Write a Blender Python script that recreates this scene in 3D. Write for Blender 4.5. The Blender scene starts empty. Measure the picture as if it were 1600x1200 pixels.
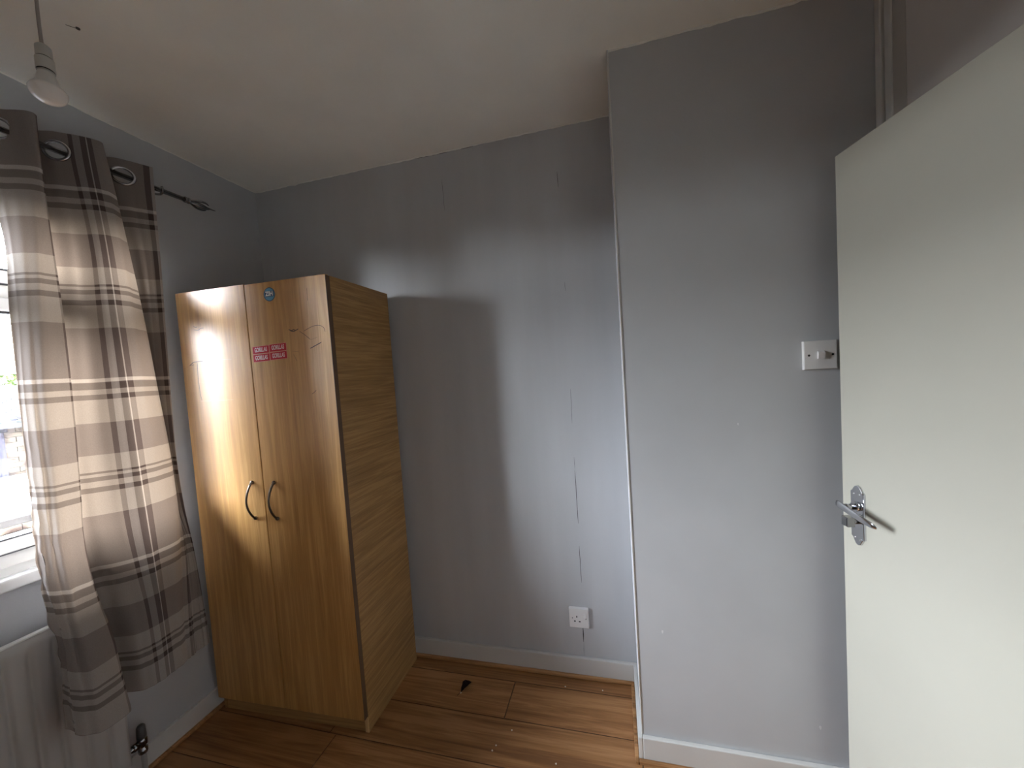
import bpy, bmesh, math, random
from mathutils import Vector, Matrix, noise
sc = bpy.context.scene
PI = math.pi
H = 2.409

# ---------------------------------------------------------------- camera
cam = bpy.data.cameras.new('camera')
camo = bpy.data.objects.new('camera', cam)
sc.collection.objects.link(camo)
sc.camera = camo
YAW, PITCH, ROLL = 0.2332, -0.04643, 0.06373
M = Matrix.Rotation(YAW, 3, 'Z') @ Matrix.Rotation(PITCH, 3, 'X') @ Matrix.Rotation(ROLL, 3, 'Y')
X, Y, Z = M.col[0], M.col[1], M.col[2]
mw = Matrix(((X[0], Z[0], -Y[0]), (X[1], Z[1], -Y[1]), (X[2], Z[2], -Y[2]))).to_4x4()
mw.translation = Vector((1.7791, -1.5611, 1.40))
camo.matrix_world = mw
cam.sensor_fit = 'HORIZONTAL'
cam.sensor_width = 36
cam.lens = 36 * 561.12 / 1600
cam.shift_x = -27.6 / 1600
cam.shift_y = 2.0 / 1600
cam.clip_start = 0.02
cam.clip_end = 200

# ---------------------------------------------------------------- overcast sky
SKY = 16.0
w = bpy.data.worlds.new('sky')
sc.world = w
w.use_nodes = True
nt = w.node_tree
nt.nodes.clear()
out = nt.nodes.new('ShaderNodeOutputWorld')
bg = nt.nodes.new('ShaderNodeBackground')
tc = nt.nodes.new('ShaderNodeTexCoord')
sp = nt.nodes.new('ShaderNodeSeparateXYZ')
rp = nt.nodes.new('ShaderNodeValToRGB')
nt.links.new(tc.outputs['Generated'], sp.inputs[0])
nt.links.new(sp.outputs['Z'], rp.inputs[0])
# overcast luminance: the zenith about three times as bright as the horizon
rp.color_ramp.elements[0].position = 0.0
rp.color_ramp.elements[0].color = (0.31, 0.325, 0.345, 1)
rp.color_ramp.elements[1].position = 1.0
rp.color_ramp.elements[1].color = (0.86, 0.95, 1.10, 1)
nt.links.new(rp.outputs[0], bg.inputs[0])
bg.inputs[1].default_value = SKY
nt.links.new(bg.outputs[0], out.inputs[0])

# sampling portal in the window opening (emits nothing, only guides the sky light)
pl = bpy.data.lights.new('window_portal', 'AREA')
pl.shape = 'RECTANGLE'
pl.size, pl.size_y = 1.12, 1.22
pl.cycles.is_portal = True
plo = bpy.data.objects.new('window_portal', pl)
plo.location = (-0.24, -1.03, 1.50)
plo.rotation_euler = (PI/2, 0, -PI/2)
sc.collection.objects.link(plo)

sc.view_settings.view_transform = 'Standard'
sc.view_settings.look = 'None'
sc.view_settings.gamma = 1
sc.view_settings.use_curve_mapping = False
sc.view_settings.exposure = 4.35
sc.cycles.max_bounces = 14
sc.cycles.diffuse_bounces = 8
sc.cycles.transmission_bounces = 8
sc.cycles.transparent_max_bounces = 12
sc.cycles.sample_clamp_indirect = 8
sc.cycles.caustics_reflective = False
sc.cycles.caustics_refractive = False

# ---------------------------------------------------------------- helpers
def lin(r, g, b):
    f = lambda c: (c/255/12.92) if c/255 <= 0.04045 else ((c/255+0.055)/1.055)**2.4
    return (f(r), f(g), f(b), 1)

class NT:
    def __init__(s, name):
        s.m = bpy.data.materials.new(name); s.m.use_nodes = True
        s.t = s.m.node_tree; s.b = s.t.nodes['Principled BSDF']
    def n(s, kind, **kw):
        x = s.t.nodes.new('ShaderNode' + kind)
        for k, v in kw.items():
            if k.startswith('_'): setattr(x, k[1:], v)
            else: x.inputs[k.replace('__', ' ')].default_value = v
        return x
    def l(s, a, b): s.t.links.new(a, b)
    def ramp(s, stops, interp='LINEAR'):
        r = s.t.nodes.new('ShaderNodeValToRGB'); cr = r.color_ramp; cr.interpolation = interp
        while len(cr.elements) < len(stops): cr.elements.new(0.5)
        for e, (p, c) in zip(cr.elements, stops):
            e.position = p; e.color = c
        return r
    def bump(s, src, strength, dist=0.002):
        b = s.n('Bump', Strength=strength, Distance=dist); s.l(src, b.inputs['Height']); s.l(b.outputs[0], s.b.inputs['Normal']); return b

def simple(name, col, rough=0.5, metal=0.0, spec=0.5):
    n = NT(name); n.b.inputs['Base Color'].default_value = col
    n.b.inputs['Roughness'].default_value = rough; n.b.inputs['Metallic'].default_value = metal
    n.b.inputs['Specular IOR Level'].default_value = spec
    return n.m

def paint(name, col, rough=0.6, var=0.04, bump=0.12, scale=60, streak=False):
    n = NT(name)
    tc = n.n('TexCoord')
    mp = n.n('Mapping'); mp.inputs['Scale'].default_value = (1, 1, 0.12) if streak else (1, 1, 1)
    n.l(tc.outputs['Object'], mp.inputs[0])
    a = n.n('TexNoise', Scale=5.0 if not streak else 9.0, Detail=4.0); n.l(mp.outputs[0], a.inputs['Vector'])
    lo = tuple(c*(1-var) for c in col[:3]) + (1,); hi = tuple(min(1, c*(1+var)) for c in col[:3]) + (1,)
    r = n.ramp([(0.3, lo), (0.7, hi)]); n.l(a.outputs[0], r.inputs[0]); n.l(r.outputs[0], n.b.inputs['Base Color'])
    f = n.n('TexNoise', Scale=float(scale), Detail=5.0, Roughness=0.6); n.l(tc.outputs['Object'], f.inputs['Vector'])
    n.bump(f.outputs[0], bump)
    n.b.inputs['Roughness'].default_value = rough
    return n.m

def wood(name, dark, mid, light, axis, scale=1.0, rough=0.4, per_obj=False, knots=0.0, contrast=1.0, coat=0.0):
    n = NT(name)
    tc = n.n('TexCoord')
    vec = tc.outputs['Object']
    if per_obj:
        oi = n.n('ObjectInfo'); ad = n.n('VectorMath', _operation='MULTIPLY_ADD')
        cmb = n.n('CombineXYZ'); n.l(oi.outputs['Random'], cmb.inputs[0]); n.l(oi.outputs['Random'], cmb.inputs[1])
        n.l(cmb.outputs[0], ad.inputs[0]); ad.inputs[1].default_value = (37, 53, 11); n.l(vec, ad.inputs[2]); vec = ad.outputs[0]
    mp = n.n('Mapping')
    s = [26*scale]*3; s[axis] = 1.3*scale; mp.inputs['Scale'].default_value = s
    n.l(vec, mp.inputs[0])
    a = n.n('TexNoise', Scale=1.6, Detail=7.0, Roughness=0.62, Distortion=0.5 + knots); n.l(mp.outputs[0], a.inputs['Vector'])
    mp2 = n.n('Mapping'); s = [150*scale]*3; s[axis] = 3*scale; mp2.inputs['Scale'].default_value = s; n.l(vec, mp2.inputs[0])
    b = n.n('TexNoise', Scale=1.5, Detail=3.0); n.l(mp2.outputs[0], b.inputs['Vector'])
    mp3 = n.n('Mapping'); s = [5*scale]*3; s[axis] = 1.0*scale; mp3.inputs['Scale'].default_value = s; n.l(vec, mp3.inputs[0])
    c = n.n('TexNoise', Scale=1.2, Detail=2.0, Distortion=knots*1.5); n.l(mp3.outputs[0], c.inputs['Vector'])
    m1 = n.n('Math', _operation='MULTIPLY_ADD'); n.l(b.outputs[0], m1.inputs[0]); m1.inputs[1].default_value = 0.35; n.l(a.outputs[0], m1.inputs[2])
    m2 = n.n('Math', _operation='MULTIPLY_ADD'); n.l(c.outputs[0], m2.inputs[0]); m2.inputs[1].default_value = 0.4; n.l(m1.outputs[0], m2.inputs[2])
    c0 = 0.87; h = 0.16/contrast
    r = n.ramp([(c0-h, dark), (c0, mid), (c0+h, light)]); n.l(m2.outputs[0], r.inputs[0])
    col = r.outputs[0]
    if per_obj:
        hs = n.n('HueSaturation'); mm = n.n('MapRange'); n.l(oi.outputs['Random'], mm.inputs[0])
        mm.inputs[3].default_value = 0.80; mm.inputs[4].default_value = 1.08
        n.l(mm.outputs[0], hs.inputs['Value']); n.l(col, hs.inputs['Color']); col = hs.outputs[0]
    n.l(col, n.b.inputs['Base Color'])
    n.b.inputs['Roughness'].default_value = rough
    n.b.inputs['Coat Weight'].default_value = coat; n.b.inputs['Specular IOR Level'].default_value = 0.38; n.b.inputs['Coat Roughness'].default_value = 0.24
    n.bump(b.outputs[0], 0.06, 0.001)
    return n.m

ALL = sc.collection.objects
def mesh_obj(name, bm, mats, parent=None, smooth=False, **props):
    me = bpy.data.meshes.new(name)
    bm.normal_update(); bm.to_mesh(me); bm.free()
    if not isinstance(mats, (list, tuple)): mats = [mats]
    for m in mats: me.materials.append(m)
    if smooth:
        for p in me.polygons: p.use_smooth = True
    o = bpy.data.objects.new(name, me); ALL.link(o)
    if parent is not None: o.parent = parent
    for k, v in props.items(): o[k] = v
    return o
def empty(name, loc=(0, 0, 0), rz=0.0, label=None, cat=None, **props):
    o = bpy.data.objects.new(name, None); ALL.link(o); o.location = loc; o.rotation_euler = (0, 0, rz)
    o.empty_display_size = 0.1
    if label: o['label'] = label
    if cat: o['category'] = cat
    for k, v in props.items(): o[k] = v
    return o
def bx(bm, x0, x1, y0, y1, z0, z1, bev=0.0, mi=0, seg=2):
    t = bmesh.new()
    bmesh.ops.create_cube(t, size=1)
    for v in t.verts:
        v.co = Vector(((x0+x1)/2 + v.co.x*(x1-x0), (y0+y1)/2 + v.co.y*(y1-y0), (z0+z1)/2 + v.co.z*(z1-z0)))
    if bev > 0: bmesh.ops.bevel(t, geom=list(t.edges), offset=bev, segments=seg, profile=0.5, affect='EDGES')
    merge(bm, t, mi)
def merge(bm, t, mi=0):
    vm = {v: bm.verts.new(v.co) for v in t.verts}
    for f in t.faces:
        try:
            g = bm.faces.new([vm[v] for v in f.verts]); g.material_index = mi; g.smooth = f.smooth
        except ValueError: pass
    t.free()
def box(name, x0, x1, y0, y1, z0, z1, mat, parent=None, bev=0.0, **props):
    bm = bmesh.new(); bx(bm, x0, x1, y0, y1, z0, z1, bev); return mesh_obj(name, bm, mat, parent, **props)
def tube(bm, pts, rad, n=12, cap=True, mi=0, smooth=True, flat=None):
    """sweep a circle (or ellipse: flat=(width axis vector, ratio)) along pts; rad number or list"""
    pts = [Vector(p) for p in pts]; R = rad if isinstance(rad, (list, tuple)) else [rad]*len(pts)
    rings = []; up = None
    for i, p in enumerate(pts):
        d = (pts[min(i+1, len(pts)-1)] - pts[max(i-1, 0)]).normalized()
        if up is None:
            up = Vector((0, 0, 1)) if abs(d.z) < 0.9 else Vector((1, 0, 0))
            if flat: up = Vector(flat[0])
        a = (up - d*up.dot(d)).normalized(); b = d.cross(a); up = a
        k = flat[1] if flat else 1.0
        rings.append([bm.verts.new(p + a*math.cos(2*PI*j/n)*R[i] + b*math.sin(2*PI*j/n)*R[i]*k) for j in range(n)])
    for r0, r1 in zip(rings, rings[1:]):
        for j in range(n):
            f = bm.faces.new((r0[j], r0[(j+1) % n], r1[(j+1) % n], r1[j])); f.smooth = smooth; f.material_index = mi
    if cap:
        for r in (list(reversed(rings[0])), rings[-1]):
            f = bm.faces.new(r); f.material_index = mi
def lathe(bm, prof, n=32, mat4=None, mi=0, smooth=True):
    """prof list of (r, h) about local Z"""
    mat4 = mat4 or Matrix.Identity(4)
    rings = []
    for r, h in prof:
        if r < 1e-6: rings.append([bm.verts.new(mat4 @ Vector((0, 0, h)))])
        else: rings.append([bm.verts.new(mat4 @ Vector((r*math.cos(2*PI*j/n), r*math.sin(2*PI*j/n), h))) for j in range(n)])
    for a, b in zip(rings, rings[1:]):
        for j in range(n):
            k = (j+1) % n
            if len(a) == 1 and len(b) == 1: continue
            if len(a) == 1: vs = (a[0], b[k], b[j])
            elif len(b) == 1: vs = (a[j], a[k], b[0])
            else: vs = (a[j], a[k], b[k], b[j])
            f = bm.faces.new(vs); f.smooth = smooth; f.material_index = mi
def prism(bm, outline, fn, d0, d1, mi=0, bev=0.0):
    """outline (a,b) polygon, extruded between depth d0 and d1, fn(a,b,d)->Vector"""
    t = bmesh.new()
    lo = [t.verts.new(fn(a, b, d0)) for a, b in outline]; hi = [t.verts.new(fn(a, b, d1)) for a, b in outline]
    t.faces.new(list(reversed(lo))); tf = t.faces.new(hi)
    for i in range(len(lo)):
        j = (i+1) % len(lo); t.faces.new((lo[i], lo[j], hi[j], hi[i]))
    bmesh.ops.recalc_face_normals(t, faces=list(t.faces))
    if bev: bmesh.ops.bevel(t, geom=list(tf.edges), offset=bev, segments=2, profile=0.5, affect='EDGES')
    merge(bm, t, mi)
def ribbon(bm, pts, fn, width, depth=0.0006, mi=0):
    """thin raised stroke along (a,b) points, lying on a surface given by fn(a,b,d)"""
    for i in range(len(pts)-1):
        p, q = Vector(pts[i]), Vector(pts[i+1]); d = (q-p)
        if d.length < 1e-6: continue
        m = Vector((-d.y, d.x)).normalized()
        w0 = width*(0.35 if i == 0 else 1.0)/2; w1 = width*(0.35 if i == len(pts)-2 else 1.0)/2
        out = [p - m*w0, q - m*w1, q + m*w1, p + m*w0]
        prism(bm, [(v.x, v.y) for v in out], fn, 0.0, depth, mi)
def cr(p, t):
    """Catmull-Rom through list of tuples, t in 0..len-1"""
    i = min(int(t), len(p)-2); f = t-i
    P = [p[max(i-1, 0)], p[i], p[i+1], p[min(i+2, len(p)-1)]]
    return tuple(0.5*((2*b) + (c-a)*f + (2*a-5*b+4*c-d)*f*f + (3*b-3*c+d-a)*f**3) for a, b, c, d in zip(*P))

# ---------------------------------------------------------------- materials
WALL = paint('blue_grey_wall_paint', (0.480, 0.492, 0.500, 1), rough=0.55, var=0.03, bump=0.16, scale=110)
WALLS = paint('blue_grey_wall_paint_streaked', (0.480, 0.492, 0.500, 1), rough=0.55, var=0.05, bump=0.2, scale=90, streak=True)
CEIL = paint('off_white_ceiling_paint', (0.82, 0.81, 0.75, 1), rough=0.8, var=0.03, bump=0.25, scale=45)
TRIM = paint('white_gloss_trim', (0.60, 0.59, 0.56, 1), rough=0.35, var=0.03, bump=0.08)
DOORM = paint('cream_door_paint', (0.47, 0.460, 0.390, 1), rough=0.34, var=0.02, bump=0.10, scale=35)
UPVC = simple('white_window_plastic', (0.62, 0.62, 0.60, 1), 0.35)
PLAS = simple('white_fitting_plastic', (0.72, 0.71, 0.69, 1), 0.35)
BLACK = simple('dark_hole', (0.012, 0.012, 0.012, 1), 0.6)
CHROME = simple('polished_chrome', (0.62, 0.63, 0.66, 1), 0.16, 1.0)
PEWTER = simple('dark_pewter', (0.30, 0.30, 0.31, 1), 0.22, 1.0)
BRONZE = simple('aged_bronze_handle', (0.17, 0.14, 0.11, 1), 0.38, 1.0)
RADM = paint('cream_radiator_enamel', (0.46, 0.44, 0.41, 1), rough=0.4, var=0.03, bump=0.05)
DOORW = wood('light_oak_door_veneer', (0.40, 0.205, 0.062, 1), (0.55, 0.300, 0.098, 1), (0.65, 0.375, 0.135, 1), 2, 1.0, rough=0.42, contrast=0.5, coat=0.06)
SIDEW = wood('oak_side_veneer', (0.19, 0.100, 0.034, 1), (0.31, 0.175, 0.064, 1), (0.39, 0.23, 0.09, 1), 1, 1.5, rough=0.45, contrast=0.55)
GAPSHADE = simple('dark_gap_shade', (0.10, 0.055, 0.028, 1), 0.5)
PLINW = wood('oak_plinth_veneer', (0.30, 0.165, 0.06, 1), (0.42, 0.24, 0.09, 1), (0.50, 0.30, 0.12, 1), 0, 1.0, rough=0.35)
FLOORW = wood('oak_laminate', (0.20, 0.088, 0.032, 1), (0.34, 0.160, 0.060, 1), (0.44, 0.225, 0.094, 1), 0, 0.5, rough=0.42, per_obj=True, knots=1.8, contrast=0.8)
BEADW = wood('oak_edge_beading', (0.20, 0.095, 0.035, 1), (0.35, 0.175, 0.07, 1), (0.46, 0.25, 0.11, 1), 0, 1.0, rough=0.4)
GLASSM = NT('window_glass')
_g = GLASSM.n('BsdfGlass', Roughness=0.0, IOR=1.45); _tr = GLASSM.n('BsdfTransparent'); _lw = GLASSM.n('BsdfGlossy', Roughness=0.0)
_fr = GLASSM.n('Fresnel', IOR=1.45); _mx = GLASSM.n('MixShader')
GLASSM.l(_fr.outputs[0], _mx.inputs[0]); GLASSM.l(_tr.outputs[0], _mx.inputs[1]); GLASSM.l(_lw.outputs[0], _mx.inputs[2])
GLASSM.l(_mx.outputs[0], GLASSM.t.nodes['Material Output'].inputs[0]); GLASS = GLASSM.m

# ================================================================ STRUCTURE
RX = 2.553           # right wall plane
BX, BY = 1.810, -0.3105   # boxed-in projection corner
RY = -2.75           # rear wall plane
WY0, WY1, WZ0, WZ1 = -1.58, -0.495, 0.875, 2.08   # window opening

# floor: laminate planks running left to right
fl = empty('floor', kind='structure')
bmf = bmesh.new(); bx(bmf, -0.25, 4.1, RY-0.1, 0.1, -0.06, -0.0135); mesh_obj('subfloor', bmf, simple('subfloor_board', (0.08, 0.06, 0.05, 1), 0.9), fl)
PW = 0.1725; first = -0.0858 + PW
offs = [0.66, 1.276, 0.60, 0.633, 0.95, 0.35, 1.1, 0.05, 0.75, 0.5, 1.0, 0.3, 0.85, 0.15, 0.6, 1.15, 0.4, 0.9]
cache = {}
GROOVE = simple('dark_plank_groove', (0.07, 0.03, 0.012, 1), 0.6)
def plank(x0, x1, y0, y1):
    L = round(x1-x0, 4); Wd = round(y1-y0, 4); key = (L, Wd)
    if key not in cache:
        bm = bmesh.new(); bx(bm, 0.0006, L-0.0006, 0.0006, Wd-0.0006, -0.0135, 0.0, 0)
        tops = [e for e in bm.edges if all(abs(v.co.z) < 1e-6 for v in e.verts)]
        bv = bmesh.ops.bevel(bm, geom=tops, offset=0.0013, segments=1, affect='EDGES')
        for f in bv['faces']: f.material_index = 1
        o = mesh_obj('plank', bm, [FLOORW, GROOVE], fl); cache[key] = o.data
    else:
        o = bpy.data.objects.new('plank', cache[key]); ALL.link(o); o.parent = fl
    o.location = (x0, y0, 0)
y1 = first; i = 0
while y1 > RY + 0.01:
    y0 = max(y1 - PW, RY); yy1 = min(y1, -0.002)
    xe = 2.548 if yy1 < BY else 1.806
    if yy1 > BY and y0 < BY: xe = 1.806
    xs = [0.002]; x = offs[i % len(offs)]
    while x < xe: xs.append(x); x += 1.22
    xs.append(xe)
    for a, b in zip(xs, xs[1:]):
        if b-a > 0.02: plank(a, b, y0, yy1)
    if y0 < BY < yy1:
        plank(1.806, 2.548, y0, BY-0.002)
    y1 -= PW; i += 1

box('ceiling', -0.25, 4.1, RY-0.1, 0.1, H, H+0.1, CEIL, kind='structure')

# left wall with the window opening
wl = empty('wall_left', kind='structure')
bm = bmesh.new()
T = -0.26
bx(bm, T, 0, RY-0.1, WY0, 0, H); bx(bm, T, 0, WY1, 0.1, 0, H); bx(bm, T, 0, WY0, WY1, 0, WZ0); bx(bm, T, 0, WY0, WY1, WZ1, H)
mesh_obj('wall_face', bm, WALL, wl)
# back wall
wb = empty('wall_back', kind='structure')
bm = bmesh.new(); bx(bm, 0, BX+0.05, 0, 0.1, 0, H); mesh_obj('wall_face', bm, WALLS, wb)
# projection (boxed corner) whose return is painted off-white
wc = empty('wall_boxing', kind='structure')
bm = bmesh.new(); bx(bm, BX, RX+0.05, BY, 0.1, 0, H)
for f in bm.faces:
    if f.normal.x < -0.5: f.material_index = 1
RETURN = paint('pale_return_paint', (0.62, 0.64, 0.68, 1), rough=0.5, var=0.05, bump=0.3, scale=40)
bm.normal_update()
for f in bm.faces:
    if f.normal.x < -0.5: f.material_index = 1
mesh_obj('wall_face', bm, [WALL, RETURN], wc)
# right wall with door opening
DY0, DY1, DZ = -1.13, -0.405, 1.935
wr = empty('wall_right', kind='structure')
bm = bmesh.new(); bx(bm, RX, RX+0.11, RY-0.1, DY0-0.05, 0, H); mesh_obj('wall_face', bm, WALL, wr)
box('wall_rear', -0.25, 4.1, RY-0.1, RY, 0, H, paint('grey_rear_wall_paint', (0.42, 0.425, 0.43, 1)), kind='structure')
# landing beyond the door
box('wall_landing_side', 3.55, 3.65, RY-0.1, 0.1, 0, H, simple('landing_paint', (0.45, 0.42, 0.38, 1), 0.7), kind='structure')
box('wall_landing_end', RX+0.05, 3.6, 0.0, 0.1, 0, H, simple('landing_paint_end', (0.45, 0.42, 0.38, 1), 0.7), kind='structure')

# uneven paint line where ceiling meets walls
def paint_edge(name, p0, p1, nrm, parent, seed, hgt=0.006, mat=CEIL):
    bm = bmesh.new(); p0 = Vector(p0); p1 = Vector(p1); nrm = Vector(nrm); n = int((p1-p0).length/0.012)
    prev = None
    for k in range(n+1):
        p = p0.lerp(p1, k/n); h = hgt*(0.55+0.9*abs(noise.noise(Vector((k*0.11+seed, seed, 0))))+0.5*noise.noise(Vector((k*0.5, seed*3, 1))))
        t = 0.0015+0.001*noise.noise(Vector((k*0.3, 2, seed)))
        cur = [bm.verts.new(p), bm.verts.new(p+nrm*t), bm.verts.new(p+nrm*t-Vector((0, 0, h))), bm.verts.new(p-Vector((0, 0, h*1.1)))]
        if prev:
            for a in range(3): bm.faces.new((prev[a], cur[a], cur[a+1], prev[a+1]))
        prev = cur
    bmesh.ops.recalc_face_normals(bm, faces=list(bm.faces))
    mesh_obj(name, bm, mat, parent)
paint_edge('ceiling_paint_edge', (0, 0, H), (BX, 0, H), (0, -1, 0), wb, 3.1)
paint_edge('ceiling_paint_edge', (BX, BY, H), (RX, BY, H), (0, -1, 0), wc, 7.7, 0.007)
paint_edge('ceiling_paint_edge', (0, RY, H), (0, 0, H), (1, 0, 0), wl, 5.2, 0.004)

# corner bead of the projection
bm = bmesh.new(); prev = None
for k in range(161):
    z = 0.09 + (H-0.09)*k/160; w_ = 0.0050+0.0006*noise.noise(Vector((z*9, 0, 4)))
    rr = 0.0
    cur = [bm.verts.new((BX-0.0015, BY+w_*1.6, z)), bm.verts.new((BX-0.003, BY-0.001, z)), bm.verts.new((BX-0.001, BY-0.003, z)), bm.verts.new((BX+w_*0.55, BY-0.0012, z)), bm.verts.new((BX+w_*0.6, BY+0.001, z))]
    if prev:
        for a in range(4): bm.faces.new((prev[a], cur[a], cur[a+1], prev[a+1]))
    prev = cur
bmesh.ops.recalc_face_normals(bm, faces=list(bm.faces))
mesh_obj('trim_1', bm, TRIM, None, kind='structure')

# baseboards with a narrow oak bead along the floor
BH = 0.088
def skirting(name, x0, x1, y0, y1, bead, **k):
    e = empty(name, kind='structure')
    bm = bmesh.new(); bx(bm, x0, x1, y0, y1, 0.0, BH, 0.003); mesh_obj('skirting_board', bm, TRIM, e)
    bm = bmesh.new(); bx(bm, *bead, 0.0, 0.015, 0.004, seg=3); mesh_obj('floor_beading', bm, BEADW, e)
skirting('baseboard_back', 0.0, BX, -0.015, 0.0, (0.015, BX-0.015, -0.029, -0.015))
skirting('baseboard_left', 0.0, 0.015, RY, -0.015, (0.015, 0.029, RY, -0.029))
skirting('baseboard_return', BX-0.015, BX, BY-0.015, -0.015, (BX-0.029, BX-0.015, BY-0.029, -0.029))
skirting('baseboard_boxing', BX, 2.535, BY-0.015, BY, (BX-0.015, 2.535, BY-0.029, BY-0.015))
skirting('baseboard_right', RX-0.015, RX, RY, DY0-0.10, (RX-0.029, RX-0.015, RY, DY0-0.10))
skirting('baseboard_rear', 0.015, RX-0.015, RY, RY+0.015, (0.029, RX-0.029, RY+0.015, RY+0.029))

# ceiling speck and hairline cracks
bk = lambda a, b, d: Vector((a, -d, b))            # on the back wall
pf = lambda a, b, d: Vector((a, BY-d, b))          # on the projection
CR = simple('crack_shadow', (0.06, 0.055, 0.055, 1), 0.9)
CR2 = simple('faint_crack', (0.19, 0.19, 0.20, 1), 0.9)
def crack(runs, fn, parent, width, mat, name='hairline_crack'):
    for a, b in runs:
        n = max(2, int((Vector(a)-Vector(b)).length/0.03)); pts = []
        for k in range(n+1):
            p = Vector(a).lerp(Vector(b), k/n); pts.append((p.x+0.0012*noise.noise(Vector((k*1.3, a[1]*9, 0))), p.y))
        bm = bmesh.new(); ribbon(bm, pts, fn, width, 0.0004); mesh_obj(name, bm, mat, parent)
crack([((1.586, 2.226), (1.588, 2.160)), ((1.588, 0.94), (1.589, 0.70)), ((1.587, 0.60), (1.589, 0.43))], bk, wb, 0.0022, CR)
crack([((1.583, 0.226), (1.5825, 0.155))], bk, wb, 0.005, CR)
crack([((1.5825, 0.155), (1.581, 0.09)), ((1.591, 1.763), (1.594, 1.722)), ((1.590, 1.30), (1.588, 1.15)), ((1.588, 1.0), (1.588, 0.94)), ((1.057, 2.289), (1.061, 2.145))], bk, wb, 0.0018, CR2)
crack([((0.93, 2.404), (1.10, 2.402)), ((1.16, 2.402), (1.22, 2.403))], bk, wb, 0.003, CR2)
CHIP = simple('bare_plaster_chip', (0.66, 0.66, 0.66, 1), 0.8)
for (a, b, s) in ((2.152, 1.182, 0.0032), (1.894, 0.471, 0.005), (2.356, 0.207, 0.005)):
    bm = bmesh.new(); prism(bm, [(a+s*math.cos(t)*(0.6+0.3*math.sin(3*t)), b+s*1.3*math.sin(t)) for t in [k*PI/4 for k in range(8)]], pf, 0, 0.0006)
    mesh_obj('paint_chip', bm, CHIP, wc)
bm = bmesh.new()
lathe(bm, [(0.0045, 0), (0.004, -0.003), (0, -0.005)], 10, Matrix.Translation((0.399, -0.828, H)))
tube(bm, [(0.397, -0.83, H-0.002), (0.390, -0.838, H-0.002), (0.384, -0.844, H-0.001)], 0.0007, 5)
o = mesh_obj('cobweb_wisp', bm, simple('dust_grey', (0.10, 0.09, 0.08, 1), 0.9), None, label='tiny dark cobweb wisp stuck to the ceiling beside the hanging bulb cord', category='cobweb')

# ---------------------------------------------------------------- window
wn = empty('window_1', (0, 0, 0), kind='structure')
FX0, FX1 = -0.16, -0.095
bm = bmesh.new()
bx(bm, FX0, FX1, WY0, WY0+0.055, WZ0, WZ1, 0.003); bx(bm, FX0, FX1, WY1-0.055, WY1, WZ0, WZ1, 0.003)
bx(bm, FX0, FX1, WY0+0.055, WY1-0.055, WZ0, WZ0+0.055, 0.003); bx(bm, FX0, FX1, WY0+0.055, WY1-0.055, WZ1-0.05, WZ1, 0.003)
mesh_obj('window_frame', bm, UPVC, wn)
TZ = 1.752
bm = bmesh.new(); bx(bm, FX0, FX1, WY0+0.055, WY1-0.055, TZ-0.022, TZ+0.022, 0.003); mesh_obj('transom', bm, UPVC, wn)
ym = -1.28
bm = bmesh.new(); bx(bm, FX0, FX1, ym-0.025, ym+0.025, WZ0+0.055, TZ-0.022, 0.003); mesh_obj('mullion', bm, UPVC, wn)
def sash(y0, y1, z0, z1):
    e = empty('sash'); e.parent = wn
    bm = bmesh.new(); a, b = FX0+0.012, FX1+0.014; s = 0.042
    bx(bm, a, b, y0, y0+s, z0, z1, 0.004); bx(bm, a, b, y1-s, y1, z0, z1, 0.004)
    bx(bm, a, b, y0+s, y1-s, z0, z0+s, 0.004); bx(bm, a, b, y0+s, y1-s, z1-s, z1, 0.004)
    mesh_obj('sash_frame', bm, UPVC, e)
    g = 0.005; bm = bmesh.new(); m = simple('black_gasket_and_gap_shade', (0.05, 0.05, 0.055, 1), 0.6) if 'black_gasket_and_gap_shade' not in bpy.data.materials else bpy.data.materials['black_gasket_and_gap_shade']
    for (p, q, r, t) in ((y0+s, y1-s, z0+s, z0+s+g), (y0+s, y1-s, z1-s-g, z1-s), (y0+s, y0+s+g, z0+s, z1-s), (y1-s-g, y1-s, z0+s, z1-s)):
        bx(bm, a+0.02, (b+0.0008) if t-r < 0.01 and r < z0+s+0.001 else a+0.05, p, q, r-0.0005, t)
    bx(bm, FX1-0.002, b-0.001, y0, y1, z0-0.0035, z0+0.0005)  # dark strip drawn in for the shade line between sash and frame
    mesh_obj('gasket_and_gap_shade', bm, m, e)
    bm = bmesh.new(); bx(bm, a+0.028, a+0.032, y0+s, y1-s, z0+s, z1-s); mesh_obj('pane', bm, GLASS, e)
sash(ym+0.025, WY1-0.055, WZ0+0.055, TZ-0.022)
sash(WY0+0.055, ym-0.025, WZ0+0.055, TZ-0.022)
sash(ym+0.005, WY1-0.055, TZ+0.022, WZ1-0.05)
sash(WY0+0.055, ym-0.005, TZ+0.022, WZ1-0.05)
bm = bmesh.new(); bx(bm, FX1-0.001, 0.0, WY0, WY1, WZ0-0.02, WZ0+0.010, 0.004, seg=3)
bx(bm, 0.0, 0.038, WY0-0.05, WY1-0.02, WZ0-0.027, WZ0+0.010, 0.006, seg=3)
mesh_obj('window_sill', bm, UPVC, wn)
bm = bmesh.new(); bx(bm, FX0-0.11, FX0-0.001, WY0, WY1, WZ0-0.02, WZ0+0.004, 0.003); mesh_obj('outer_sill', bm, UPVC, wn)

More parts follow.
